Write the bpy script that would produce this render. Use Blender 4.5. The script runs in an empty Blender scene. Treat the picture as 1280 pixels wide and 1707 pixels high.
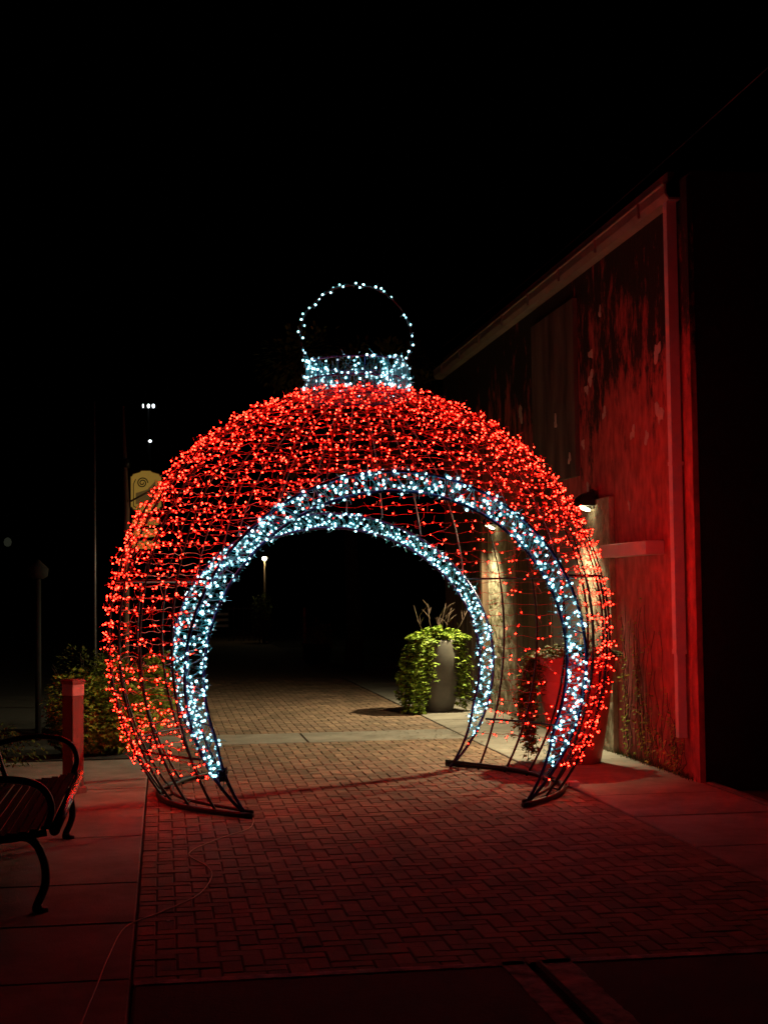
import bpy, math, random
from mathutils import Vector, Matrix
random.seed(7)
R = math.radians
S = bpy.context.scene
C = S.collection

# ------------------------------------------------------------------ camera
cd = bpy.data.cameras.new('camera')
cam = bpy.data.objects.new('camera', cd); C.objects.link(cam)
cam.location = (0, 0, 1.6)
cam.matrix_world = Matrix.Translation((0, 0, 1.6)) @ Matrix.Rotation(-R(8.75), 4, 'Z') @ Matrix.Rotation(R(93.05), 4, 'X') @ Matrix.Rotation(R(-.70), 4, 'Z')
cd.sensor_fit = 'VERTICAL'; cd.sensor_height = 24; cd.sensor_width = 18
cd.lens = 24 * 2400 / 1707
cd.clip_start = .05; cd.clip_end = 2000
S.camera = cam

# ------------------------------------------------------------------ night sky
W = bpy.data.worlds.new('World'); S.world = W; W.use_nodes = True
nt = W.node_tree
sky = nt.nodes.new('ShaderNodeTexSky'); sky.sky_type = 'NISHITA'; sky.sun_disc = False
sky.sun_elevation = R(-6); sky.sun_rotation = R(200)
nt.links.new(sky.outputs[0], nt.nodes['Background'].inputs['Color'])
nt.nodes['Background'].inputs['Strength'].default_value = .0012   # deep night
S.view_settings.view_transform = 'Standard'; S.view_settings.look = 'None'
S.view_settings.exposure = 0; S.view_settings.gamma = 1; S.view_settings.use_curve_mapping = False
S.cycles.use_denoising = True
S.cycles.max_bounces = 4; S.cycles.diffuse_bounces = 2; S.cycles.glossy_bounces = 2
S.cycles.sample_clamp_indirect = 3

RED_K = 54.0        # radiance of a red bulb
WHITE_K = 7.0      # radiance of a white bulb
SCONCE_K = 9.0     # radiance of a wall lamp lens
SCONCE_W = 620.0    # output of the lamp behind it

# ------------------------------------------------------------------ materials
def new_mat(name):
    m = bpy.data.materials.new(name); m.use_nodes = True
    n = m.node_tree; b = n.nodes['Principled BSDF']
    return m, n, b
def mat(name, col, rough=.6, metal=0, var=0, scale=8, bump=0, bscale=None, island=0, col2=None, stretch=None, spec=.5):
    """procedural surface: base colour mixed towards col2 by world-space noise, optional per-piece change, bump"""
    m, n, b = new_mat(name)
    b.inputs['Roughness'].default_value = rough; b.inputs['Metallic'].default_value = metal
    b.inputs['Specular IOR Level'].default_value = spec
    N, L = n.nodes, n.links
    geo = N.new('ShaderNodeNewGeometry')
    vec = geo.outputs['Position']
    if stretch:
        mp = N.new('ShaderNodeMapping'); mp.inputs['Scale'].default_value = stretch
        L.new(vec, mp.inputs['Vector']); vec = mp.outputs[0]
    out = None
    rgb = N.new('ShaderNodeRGB'); rgb.outputs[0].default_value = (*col, 1); out = rgb.outputs[0]
    if var or col2:
        no = N.new('ShaderNodeTexNoise'); no.inputs['Scale'].default_value = scale; no.inputs['Detail'].default_value = 7
        no.inputs['Roughness'].default_value = .65
        L.new(vec, no.inputs['Vector'])
        rp = N.new('ShaderNodeValToRGB'); rp.color_ramp.elements[0].position = .35; rp.color_ramp.elements[1].position = .68
        L.new(no.outputs['Fac'], rp.inputs[0])
        c2 = col2 or tuple(c * (1 - var) for c in col)
        mx = N.new('ShaderNodeMix'); mx.data_type = 'RGBA'
        mx.inputs['B'].default_value = (*c2, 1)
        L.new(rp.outputs[0], mx.inputs['Factor']); L.new(out, mx.inputs['A']); out = mx.outputs['Result']
    if island:
        oi = N.new('ShaderNodeObjectInfo')
        ad = N.new('ShaderNodeMath'); ad.operation = 'ADD'
        L.new(oi.outputs['Random'], ad.inputs[0]); L.new(geo.outputs['Random Per Island'], ad.inputs[1])
        fr = N.new('ShaderNodeMath'); fr.operation = 'FRACT'; L.new(ad.outputs[0], fr.inputs[0])
        mr = N.new('ShaderNodeMapRange'); mr.inputs['To Min'].default_value = 1 - island; mr.inputs['To Max'].default_value = 1 + island
        L.new(fr.outputs[0], mr.inputs['Value'])
        hs = N.new('ShaderNodeHueSaturation'); L.new(mr.outputs[0], hs.inputs['Value'])
        hm = N.new('ShaderNodeMapRange'); hm.inputs['To Min'].default_value = .5 - .03 * island; hm.inputs['To Max'].default_value = .5 + .03 * island
        L.new(geo.outputs['Random Per Island'], hm.inputs['Value']); L.new(hm.outputs[0], hs.inputs['Hue'])
        L.new(out, hs.inputs['Color']); out = hs.outputs[0]
    L.new(out, b.inputs['Base Color'])
    if bump:
        n2 = N.new('ShaderNodeTexNoise'); n2.inputs['Scale'].default_value = bscale or scale * 6; n2.inputs['Detail'].default_value = 6
        n2.inputs['Roughness'].default_value = .7
        L.new(vec, n2.inputs['Vector'])
        bp = N.new('ShaderNodeBump'); bp.inputs['Strength'].default_value = min(1, bump); bp.inputs['Distance'].default_value = .02
        L.new(n2.outputs['Fac'], bp.inputs['Height']); L.new(bp.outputs[0], b.inputs['Normal'])
    return m
def emit(name, col, k, lo=1., hi=1., rough=.3):
    m, n, b = new_mat(name)
    b.inputs['Base Color'].default_value = (*[min(1, c) * .5 for c in col], 1); b.inputs['Roughness'].default_value = rough
    b.inputs['Emission Color'].default_value = (*col, 1)
    if lo == hi:
        b.inputs['Emission Strength'].default_value = k
    else:
        N, L = n.nodes, n.links
        geo = N.new('ShaderNodeNewGeometry'); oi = N.new('ShaderNodeObjectInfo')
        ad = N.new('ShaderNodeMath'); ad.operation = 'ADD'
        L.new(oi.outputs['Random'], ad.inputs[0]); L.new(geo.outputs['Random Per Island'], ad.inputs[1])
        fr = N.new('ShaderNodeMath'); fr.operation = 'FRACT'; L.new(ad.outputs[0], fr.inputs[0])
        mr = N.new('ShaderNodeMapRange'); mr.inputs['To Min'].default_value = lo * k; mr.inputs['To Max'].default_value = hi * k
        L.new(fr.outputs[0], mr.inputs['Value']); L.new(mr.outputs[0], b.inputs['Emission Strength'])
    return m

M = {}
M['brick'] = mat('paver_clay', (.235, .15, .10), .8, var=.42, scale=1.7, bump=.5, bscale=45, island=.32)
M['sand'] = mat('joint_sand', (.065, .05, .038), .95, var=.4, scale=20, bump=.5)
M['concrete'] = mat('concrete', (.30, .275, .24), .85, col2=(.17, .15, .13), scale=2.6, bump=.4, bscale=90, island=.10)
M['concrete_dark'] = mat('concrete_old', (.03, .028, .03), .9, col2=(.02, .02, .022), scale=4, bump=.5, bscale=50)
M['lip'] = mat('concrete_worn_lip', (.62, .56, .56), .85, col2=(.03, .028, .03), scale=9, bump=.5, bscale=60)
M['soil'] = mat('soil', (.03, .026, .02), .95, var=.5, scale=9, bump=.8, bscale=40)
M['far_brick'] = None
M['metal'] = mat('painted_black_metal', (.008, .008, .009), .42, metal=.0, var=.3, scale=30, spec=.4)
M['slat'] = mat('matt_black_slat', (.005, .005, .005), .8, spec=.06, var=.3, scale=30)
M['gloss'] = mat('worn_glossy_rail', (.10, .095, .10), .22, metal=.85, var=.3, scale=20)
M['rib'] = mat('galvanised_rib', (.16, .15, .16), .38, metal=.5, var=.4, scale=14)
M['blue_metal'] = mat('dark_blue_tube', (.035, .04, .16), .3, metal=.5)
M['wire_red_halo'] = mat('red_halo_cord', (.55, .04, .03), .5)  # cord colour carries the red glow between the lamps
M['wire_teal_halo'] = mat('teal_halo_cord', (.07, .55, .60), .5)  # cord coloured teal to stand for the halo of the white lamps
M['pot_dark'] = mat('charcoal_pot', (.11, .10, .085), .6, var=.45, scale=5, bump=.15, bscale=80)
M['pot_red'] = mat('clay_red_pot', (.66, .15, .13), .5, var=.2, scale=4, bump=.12, bscale=80)
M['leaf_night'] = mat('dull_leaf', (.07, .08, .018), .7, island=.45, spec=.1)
M['leaf'] = mat('lime_leaf', (.22, .32, .04), .5, spec=.15, island=.5, var=.3, scale=6)
M['leaf_or'] = mat('yellowing_leaf', (.15, .16, .018), .6, spec=.1, island=.45, var=.3, scale=6)
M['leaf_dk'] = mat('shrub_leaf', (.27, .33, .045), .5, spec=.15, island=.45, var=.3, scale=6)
M['bark'] = mat('dark_bark', (.03, .026, .02), .9, var=.5, scale=10, bump=.8, stretch=(4, 4, .8))
M['twig'] = mat('bare_twig', (.10, .06, .04), .8, var=.3, scale=20)
M['plank'] = mat('brown_plank', (.11, .065, .038), .7, var=.5, scale=5, bump=.5, bscale=30, island=.3, stretch=(3, 3, .25))
M['door'] = mat('grey_door_paint', (.17, .155, .145), .6, var=.15, scale=2, bump=.1, bscale=40, stretch=(3, 3, .4))
M['panel'] = mat('stained_panel', (.15, .12, .11), .85, col2=(.03, .025, .022), scale=2.5, bump=.5, bscale=18, stretch=(1.5, 1.5, .35))
M['stucco'] = mat('rough_stucco', (.46, .41, .30), .9, col2=(.15, .125, .085), scale=9, bump=1, bscale=16, stretch=(1.4, 1.4, .55))
M['gutter'] = mat('gutter_white', (.27, .23, .215), .5, var=.35, scale=3)
M['roof'] = mat('roof_edge', (.25, .22, .2), .7, var=.3, scale=3)
M['pipe'] = mat('downspout_white', (.68, .6, .6), .4, var=.15, scale=5)
M['patch'] = mat('bare_plaster_patch', (.62, .55, .52), .9, var=.2, scale=20, bump=.3)
M['front_shade'] = mat('shaded_dark_front', (.016, .012, .012), .9, var=.5, scale=4, bump=.4, bscale=20)  # darkness of the unlit front face, put into its colour
M['dark'] = mat('dark_thing', (.012, .012, .012), .9, var=.3, spec=.2)
M['post'] = mat('stained_post', (.24, .05, .05), .55, var=.3, scale=6, bump=.2, stretch=(4, 4, .5))
M['reflector'] = mat('white_band', (.6, .5, .52), .35)
M['wood_pole'] = mat('tarred_pole', (.13, .07, .045), .8, var=.4, scale=8, stretch=(4, 4, .4))
M['sign_dark'] = mat('sign_outline', (.02, .015, .01), .6)
M['sign_face'] = emit('painted_glow_sign_face', (.20, .12, .02), .85)  # weak glow in the face stands in for an unseen streetlight
M['sign_art'] = emit('painted_glow_sign_art', (.09, .055, .014), .6)  # same streetlight glow put into the darker emblem
M['litter'] = mat('dry_leaf', (.09, .05, .025), .9, island=.5)
M['cord'] = mat('brown_cord', (.5, .34, .22), .5)
M['grass'] = mat('grass_blades', (.05, .075, .018), .7, island=.4)
M['bulb_red'] = emit('red_bulb_glow', (1., .0105, .0045), RED_K, .15, 1.6)
M['bulb_white'] = emit('cool_white_bulb_glow', (.42, .86, .97), WHITE_K, .10, 1.1)
M['bulb_blue'] = emit('blue_bulb_glow', (.10, .12, 1.), 2.5)
M['lens'] = emit('wall_lamp_lens', (1., .84, .46), SCONCE_K)
M['lamp_far'] = emit('street_lamp_glow', (1., .85, .45), 38)
M['flood'] = emit('floodlight_glow', (.85, .95, 1.), 3)
M['globe_dim'] = emit('dim_globe', (.7, .75, .5), .018)
M['white_dot'] = mat('paper_scrap', (.8, .75, .7), .6)

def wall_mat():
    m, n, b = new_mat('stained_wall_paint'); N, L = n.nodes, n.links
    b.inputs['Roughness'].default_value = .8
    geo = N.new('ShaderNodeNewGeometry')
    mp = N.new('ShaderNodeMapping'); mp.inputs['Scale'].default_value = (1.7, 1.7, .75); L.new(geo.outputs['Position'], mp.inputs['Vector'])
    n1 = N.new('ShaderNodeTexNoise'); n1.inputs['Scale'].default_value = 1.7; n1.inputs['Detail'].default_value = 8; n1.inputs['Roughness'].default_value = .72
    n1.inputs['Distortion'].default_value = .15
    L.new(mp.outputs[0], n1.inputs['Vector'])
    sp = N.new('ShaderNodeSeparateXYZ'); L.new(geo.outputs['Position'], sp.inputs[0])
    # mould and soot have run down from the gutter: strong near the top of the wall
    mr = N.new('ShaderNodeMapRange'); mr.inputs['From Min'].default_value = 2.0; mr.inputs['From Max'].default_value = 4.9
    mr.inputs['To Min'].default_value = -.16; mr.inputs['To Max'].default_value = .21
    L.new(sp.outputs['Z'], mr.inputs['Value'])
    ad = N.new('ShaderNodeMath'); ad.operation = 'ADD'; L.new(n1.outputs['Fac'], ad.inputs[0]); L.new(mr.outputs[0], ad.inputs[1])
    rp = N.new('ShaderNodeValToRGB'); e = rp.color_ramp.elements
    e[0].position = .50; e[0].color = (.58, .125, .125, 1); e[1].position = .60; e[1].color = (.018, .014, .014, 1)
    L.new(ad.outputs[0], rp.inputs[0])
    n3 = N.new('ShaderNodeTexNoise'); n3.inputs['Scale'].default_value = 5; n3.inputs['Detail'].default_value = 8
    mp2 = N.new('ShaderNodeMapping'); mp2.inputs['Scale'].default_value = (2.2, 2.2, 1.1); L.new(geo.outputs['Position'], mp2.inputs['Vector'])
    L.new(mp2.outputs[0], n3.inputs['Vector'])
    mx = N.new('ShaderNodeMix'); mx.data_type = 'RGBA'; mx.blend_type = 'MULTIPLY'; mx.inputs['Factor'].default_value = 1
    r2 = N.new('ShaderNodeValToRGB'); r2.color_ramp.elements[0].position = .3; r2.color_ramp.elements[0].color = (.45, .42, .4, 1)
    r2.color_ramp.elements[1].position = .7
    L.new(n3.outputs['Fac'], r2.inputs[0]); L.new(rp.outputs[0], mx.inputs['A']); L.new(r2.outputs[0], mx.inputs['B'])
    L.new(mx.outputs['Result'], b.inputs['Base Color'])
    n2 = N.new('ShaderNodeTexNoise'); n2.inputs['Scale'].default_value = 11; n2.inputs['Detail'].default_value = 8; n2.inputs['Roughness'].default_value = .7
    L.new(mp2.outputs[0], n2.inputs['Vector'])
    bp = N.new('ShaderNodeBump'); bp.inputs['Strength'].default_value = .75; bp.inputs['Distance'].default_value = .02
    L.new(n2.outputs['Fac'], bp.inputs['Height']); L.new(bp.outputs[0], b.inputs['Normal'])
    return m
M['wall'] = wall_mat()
def far_brick_mat():
    m, n, b = new_mat('far_paving'); N, L = n.nodes, n.links
    b.inputs['Roughness'].default_value = .85
    geo = N.new('ShaderNodeNewGeometry')
    br = N.new('ShaderNodeTexBrick'); br.inputs['Scale'].default_value = 1; br.inputs['Brick Width'].default_value = .2
    br.inputs['Row Height'].default_value = .1; br.inputs['Mortar Size'].default_value = .006
    br.inputs['Color1'].default_value = (.30, .19, .12, 1); br.inputs['Color2'].default_value = (.2, .13, .08, 1); br.inputs['Mortar'].default_value = (.05, .04, .03, 1)
    L.new(geo.outputs['Position'], br.inputs['Vector']); L.new(br.outputs['Color'], b.inputs['Base Color'])
    return m
M['far_brick'] = far_brick_mat()

# ------------------------------------------------------------------ mesh helpers
class MB:
    def __init__(s): s.v = []; s.f = []; s.sm = []
    def add(s, vs, fs, smooth=False):
        o = len(s.v); s.v += [tuple(v) for v in vs]; s.f += [tuple(i + o for i in f) for f in fs]; s.sm += [smooth] * len(fs)
        return s
    def box(s, x0, x1, y0, y1, z0, z1):
        vs = [(x0,y0,z0),(x1,y0,z0),(x1,y1,z0),(x0,y1,z0),(x0,y0,z1),(x1,y0,z1),(x1,y1,z1),(x0,y1,z1)]
        return s.add(vs, [(0,3,2,1),(4,5,6,7),(0,1,5,4),(1,2,6,5),(2,3,7,6),(3,0,4,7)])
    def bevbox(s, x0, x1, y0, y1, z0, z1, b):
        """box whose top edges are chamfered"""
        vs = [(x0,y0,z0),(x1,y0,z0),(x1,y1,z0),(x0,y1,z0),(x0,y0,z1-b),(x1,y0,z1-b),(x1,y1,z1-b),(x0,y1,z1-b),
              (x0+b,y0+b,z1),(x1-b,y0+b,z1),(x1-b,y1-b,z1),(x0+b,y1-b,z1)]
        fs = [(0,3,2,1),(8,9,10,11)]
        for a, c in ((0,4),(4,8)):
            for i in range(4):
                j = (i+1) % 4; fs.append((a+i, a+j, c+j, c+i))
        return s.add(vs, fs)
    def tube(s, pts, r, n=6, closed=False, caps=True):
        pts = [Vector(p) for p in pts]; m = len(pts)
        rs = r if isinstance(r, (list, tuple)) else [r] * m
        vs = []; prev = None
        for i, p in enumerate(pts):
            if closed: t = pts[(i+1) % m] - pts[i-1]
            else: t = pts[min(i+1, m-1)] - pts[max(i-1, 0)]
            if t.length < 1e-9: t = Vector((0,0,1))
            t.normalize()
            if prev is None:
                a = Vector((0,0,1)) if abs(t.z) < .9 else Vector((1,0,0))
                u = t.cross(a).normalized()
            else:
                u = prev - t * prev.dot(t)
                u = u.normalized() if u.length > 1e-6 else t.orthogonal().normalized()
            prev = u; w = t.cross(u)
            for k in range(n):
                a = 2 * math.pi * k / n
                vs.append(p + (u * math.cos(a) + w * math.sin(a)) * rs[i])
        fs = []
        for i in range(m if closed else m - 1):
            j = (i + 1) % m
            for k in range(n):
                l = (k + 1) % n
                fs.append((i*n+k, i*n+l, j*n+l, j*n+k))
        if caps and not closed:
            fs.append(tuple(range(n))[::-1]); fs.append(tuple((m-1)*n + k for k in range(n)))
        return s.add(vs, fs, n > 4)
    def lathe(s, prof, n=32, cx=0, cy=0, cap=True):
        vs = []; fs = []
        for r, z in prof:
            for k in range(n):
                a = 2*math.pi*k/n; vs.append((cx + r*math.cos(a), cy + r*math.sin(a), z))
        for i in range(len(prof)-1):
            for k in range(n):
                l = (k+1) % n; fs.append((i*n+k, i*n+l, (i+1)*n+l, (i+1)*n+k))
        if cap:
            fs.append(tuple(range(n))[::-1]); fs.append(tuple((len(prof)-1)*n+k for k in range(n)))
        return s.add(vs, fs, True)
    def prism(s, outline, axis_fn, t0, t1):
        """outline [(a,b)..], axis_fn(a,b,t) -> xyz"""
        n = len(outline)
        vs = [axis_fn(a, b, t0) for a, b in outline] + [axis_fn(a, b, t1) for a, b in outline]
        fs = [tuple(range(n)), tuple(range(2*n-1, n-1, -1))] + [((i+1) % n, i, i+n, (i+1) % n + n) for i in range(n)]
        return s.add(vs, fs)
    def mesh(s, name, m):
        me = bpy.data.meshes.new(name); me.from_pydata(s.v, [], s.f); me.materials.append(m)
        me.polygons.foreach_set('use_smooth', s.sm); me.update(); return me
    def build(s, name, m, parent=None, **kw):
        return link(name, s.mesh(name, m), parent, **kw)
def link(name, me, parent=None, loc=None, **kw):
    o = bpy.data.objects.new(name, me); C.objects.link(o)
    if parent: o.parent = parent
    if loc: o.location = loc
    for k, v in kw.items(): o[k] = v
    return o
def thing(name, label, cat, loc=(0,0,0), group=None, rz=0):
    o = bpy.data.objects.new(name, None); C.objects.link(o); o.location = loc; o.rotation_euler.z = rz
    o.empty_display_size = .1
    o['label'] = label; o['category'] = cat
    if group: o['group'] = group
    return o
def tag(o, label, cat, group=None):
    o['label'] = label; o['category'] = cat
    if group: o['group'] = group
    return o
def rnd(a, b): return random.uniform(a, b)

# ------------------------------------------------------------------ ground
XL, XR = -.13, 3.2          # edges of the brick path
Y0, Y1, Y2 = 6.07, 15.15, 16.15
MB().box(-400, 400, -60, 900, -.6, -.06).build('ground', M['soil'], kind='structure')
path = MB().box(XL, XR, Y0, 60, -.059, -.0065).build('brick_path', M['sand'], kind='structure')
bs = .0925
full = {}
def brick_mesh(w, h):
    k = (round(w, 4), round(h, 4))
    if k not in full:
        b = MB().bevbox(-w/2, w/2, -h/2, h/2, -.045, 0, .005); full[k] = b.mesh('brick', M['brick'])
    return full[k]
def pave(yA, yB, depth_one=True):
    out = []
    ni = int((XR - XL) / bs) + 2; nj = int((yB - yA) / bs) + 2
    for i in range(-1, ni):
        for j in range(-1, nj):
            k = (i - j) % 4
            if k == 0: x0, x1, y0, y1 = i, i+2, j, j+1
            elif k == 3: x0, x1, y0, y1 = i, i+1, j, j+2
            else: continue
            x0, x1 = max(XL, XL + x0*bs), min(XR, XL + x1*bs); y0, y1 = max(yA, yA + y0*bs), min(yB, yA + y1*bs)
            if x1 - x0 > .03 and y1 - y0 > .03: out.append((x0, x1, y0, y1))
    return out
bricks = pave(Y0, Y1) + pave(Y2, 26)
bricks.sort(key=lambda b: (b[2], b[0]))
# the nearest bricks are separate parts; those further off are joined
g = .0026
far = MB()
for n_, (x0, x1, y0, y1) in enumerate(bricks):
    dz = rnd(-.0025, .0025); w, h = x1-x0-2*g, y1-y0-2*g
    if n_ < 300:
        o = link('brick', brick_mesh(w, h), path, ((x0+x1)/2, (y0+y1)/2, dz))
        o.rotation_euler = (rnd(-.008, .008), rnd(-.008, .008), rnd(-.008, .008))
    else:
        k = len(far.v)
        far.bevbox(x0+g, x1-g, y0+g, y1-g, -.045, dz, .005)
        for q in range(k+8, k+12):
            v = far.v[q]; far.v[q] = (v[0], v[1], v[2] + rnd(-.0012, .0012))
far.build('brick_paving', M['brick'], path, kind='stuff')
MB().box(XL+.001, XR-.001, 26, 60, -.01, -.001).build('far_paving', M['far_brick'], path)

def slabs(name, x0, x1, ys, m=M['concrete'], top=.0, parent=None):
    base = MB().box(x0, x1, ys[0], ys[-1], -.059, top-.02).build(name, M['sand'], kind='structure')
    for a, b in zip(ys[:-1], ys[1:]):
        mb = MB().bevbox(-(x1-x0)/2+.004, (x1-x0)/2-.004, -(b-a)/2+.006, (b-a)/2-.006, -.05, 0, .006)
        o = mb.build('slab', m, base, loc=((x0+x1)/2, (a+b)/2, top + rnd(-.003, .003)))
        o.rotation_euler = (rnd(-.001, .001), rnd(-.001, .001), 0)
    return base
slabs('left_sidewalk', -1.65, XL-.006, [3.4, 4.75, 6.13, 7.16, 8.12, 9.65, 10.9, 11.98, 12.9, 14.05], top=.006)
slabs('outer_left_sidewalk', -3.4, -1.66, [3.4, 4.75, 6.13, 8.12, 9.65, 11.98, 13.6], top=.004)
slabs('right_sidewalk', XR+.006, 4.28, [5.0, 6.2, 7.3, 8.48, 9.65, 10.67, 12.3, 14.0, 15.6, 17.2, 18.8, 20.4, 22, 24, 26], top=.008)
cb = MB().box(XL, XR, Y1, Y2, -.0585, -.02).build('concrete_band', M['sand'], kind='structure')
for a, b in ((XL, 1.5), (1.5, XR)):
    MB().bevbox(a+.008, b-.008, Y1+.004, Y2-.004, -.05, .004, .006).build('slab', M['concrete'], cb)
slabs('far_left_walk', -1.2, XL-.006, [23, 26, 29, 32, 36, 40], top=.0)
slabs('far_right_walk', XR+.006, 5, [26.01, 29, 32, 36, 40], top=.0)
# planting bed left of the path beyond the sidewalk
bed = MB().box(-3.4, XL-.012, 14.06, 22.9, -.059, .015).build('planting_bed', M['soil'], kind='structure')
# foreground slabs with pale worn lips
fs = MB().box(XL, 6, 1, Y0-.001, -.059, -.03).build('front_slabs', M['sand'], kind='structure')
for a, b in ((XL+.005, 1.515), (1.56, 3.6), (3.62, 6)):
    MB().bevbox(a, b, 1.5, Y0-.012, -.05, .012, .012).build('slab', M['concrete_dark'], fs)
def lip(pts, w, name='worn_edge'):
    mb = MB(); prev = None; vs = []; f = []
    for i, (x, y) in enumerate(pts):
        if i: dx, dy = x-pts[i-1][0], y-pts[i-1][1]
        else: dx, dy = pts[1][0]-x, pts[1][1]-y
        l = math.hypot(dx, dy); nx, ny = -dy/l, dx/l
        ww = w * (1 + rnd(-.04, .04))
        vs += [(x, y, .0165), (x + nx*ww, y + ny*ww, .0165), (x, y, .006), (x+nx*ww, y+ny*ww, .010)]
        if i:
            o = 4*(i-1); f += [(o, o+4, o+5, o+1), (o+2, o+6, o+4, o), (o+1, o+5, o+7, o+3)]
    mb.add(vs, f); mb.build(name, M['lip'], fs)
N_ = 60
lip([(1.5 - i*(1.62/N_), Y0-.024) for i in range(N_+1)], .06)
lip([(3.5 - i*(1.92/N_), Y0-.024) for i in range(N_+1)], .06)
lip([(1.503, Y0-.02 - i*(2.4/N_)) for i in range(N_+1)][::-1], .10)
lip([(1.572, Y0-.02 - i*(2.4/N_)) for i in range(N_+1)], .13)
# low kerb past the corner of the building
kb = MB().bevbox(4.29, 4.36, 5, 11.12, -.059, .025, .012).build('kerb', M['pot_dark'], kind='structure')

# ------------------------------------------------------------------ building on the right
WX, WY, WY2, WZ = 4.3, 11.14, 21.8, 5.0
bd = thing('painted_building', 'tall old building with stained peeling wall, white gutter and downspout right of the path', 'building', (WX, WY, 0))
def bp_(mb, name, m, under=None, **kw):
    o = mb.build(name, m, under or bd, **kw)
    if not under: o.location = (-WX, -WY, 0)
    return o
# the long side wall is one block behind the facade strips
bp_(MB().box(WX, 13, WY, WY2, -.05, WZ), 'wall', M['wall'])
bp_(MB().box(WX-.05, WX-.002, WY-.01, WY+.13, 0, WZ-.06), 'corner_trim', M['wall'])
for y0, y1, top in ((13.36, 14.42, 2.46), (17.18, 18.6, 2.46)):
    # rough stucco pier with an uneven surface
    mb = MB(); n, mz = 26, 44; vs = []; f = []
    for j in range(mz+1):
        for i in range(n+1):
            t = i/n; u = j/mz
            edge = 0 if i in (0, n) or j in (0, mz) else rnd(-.016, .018)
            vs.append((WX-.055 - edge, y0 + (y1-y0)*t, .0 + top*u))
    for j in range(mz):
        for i in range(n):
            a = j*(n+1)+i; f.append((a, a+n+1, a+n+2, a+1))
    mb.add(vs, f, True)
    mb.add([(WX-.055,y0,0),(WX-.004,y0,0),(WX-.004,y0,top),(WX-.055,y0,top),(WX-.055,y1,0),(WX-.004,y1,0),(WX-.004,y1,top),(WX-.055,y1,top)],
           [(0,1,2,3),(5,4,7,6),(3,2,6,7)])
    bp_(mb, 'pier', M['stucco'])
bp_(MB().bevbox(WX-.03, WX-.003, 14.45, 15.55, 0, 2.3, .004), 'door', M['door'])
for k in range(11):
    y = 15.6 + k*.142
    bp_(MB().box(WX-.035 - rnd(0, .008), WX-.003, y, y+.134, .02, 2.7), 'plank', M['plank'])
bp_(MB().box(WX-.05, WX-.003, 14.47, 16.2, 2.75, 4.62), 'upper_panel', M['panel'])
bp_(MB().box(WX-.13, WX-.003, 18.65, 18.75, .0, 2.7), 'jamb', M['plank'])
for k in range(18):
    y = 18.8 + k*.16
    bp_(MB().box(WX-.03 - rnd(0, .01), WX-.003, y, y+.15, .02, 2.7), 'plank', M['plank'])
# ledge beam
bp_(MB().bevbox(WX-.17, WX-.004, 11.98, 13.3, 1.87, 1.99, .008), 'ledge', M['pipe'])
# gutter: a trough with a rolled front lip, plus the roof edge above it
gut = [(0, 0), (-.10, 0), (-.135, .05), (-.135, .125), (-.15, .13), (-.15, .14), (-.12, .14), (-.12, .055), (-.095, .02), (0, .02)]
gt = bp_(MB().prism(gut, lambda a, b, t: (WX-.004+a, t, WZ-.17+b), 11.40, WY2+.02), 'gutter', M['gutter'])
bp_(MB().box(WX+.02, WX+.08, 11.75, WY2+.05, WZ+.10, WZ+.17), 'roof_edge', M['roof'])
bp_(MB().box(WX+.05, 13.0, WY+.3, WY2+.02, WZ+.06, WZ+.10), 'roof', M['dark'])
bp_(MB().box(WX+.001, 13.0, WY-.006, WY-.001, -.05, WZ-.001), 'front_wall', M['front_shade'])  # dark sheet carrying the shade of the unlit front
bp_(MB().box(WX+.06, 13.0, WY+.3, WY2, WZ+.001, WZ+.059), 'fascia', M['dark'])
for k in range(8):
    y = WY + .9 + k*1.3
    bp_(MB().box(WX-.158, WX-.134, y, y+.02, WZ-.17, WZ-.02), 'gutter_bracket', M['gutter'], gt)
# downspout with joints
dx, dy = WX-.06, 11.5
dsp = bp_(MB().box(dx-.045, dx+.04, dy-.045, dy+.045, 1.05, WZ-.17), 'downspout', M['pipe'])
bp_(MB().box(dx-.038, dx+.033, dy-.038, dy+.038, .34, 1.049), 'downspout', M['pipe'])
bp_(MB().box(dx-.05, dx+.045, dy-.05, dy+.05, 1.03, 1.07), 'joint', M['pipe'], dsp)
bp_(MB().box(dx-.05, dx+.055, dy-.05, dy+.05, 2.6, 2.63), 'joint', M['pipe'], dsp)
# bare patches where paint has come off
PA = [(14.03,3.71,.10),(14.18,3.61,.07),(12.05,3.65,.11),(12.02,3.11,.13),(12.75,3.01,.08),(12.37,2.93,.07),(14.34,3.07,.07),(14.68,2.95,.07),
      (13.6,3.3,.07),(16.93,3.7,.12),(13.68,4.32,.06),(14.01,3.95,.08),(14.2,2.62,.06),(12.9,2.35,.05),(15.2,3.4,.08)]
for y, z, r in PA:
    n = 18; q1, q2 = rnd(0, 6), rnd(0, 6); ol = []
    for k in range(n):
        a = 2*math.pi*k/n; u = r*(.7 + .25*math.sin(2*a+q1) + .2*math.sin(3*a+q2) + rnd(-.16, .16)); ol.append((u*.95*math.cos(a), u*math.sin(a)))
    xx = WX-.0515 if 14.47 < y < 16.2 and z > 2.75 else WX-.0015
    bp_(MB().prism(ol, lambda a, b, t: (t, y+a, z+b), xx-.006, xx), 'bare_patch', M['patch'])

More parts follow.
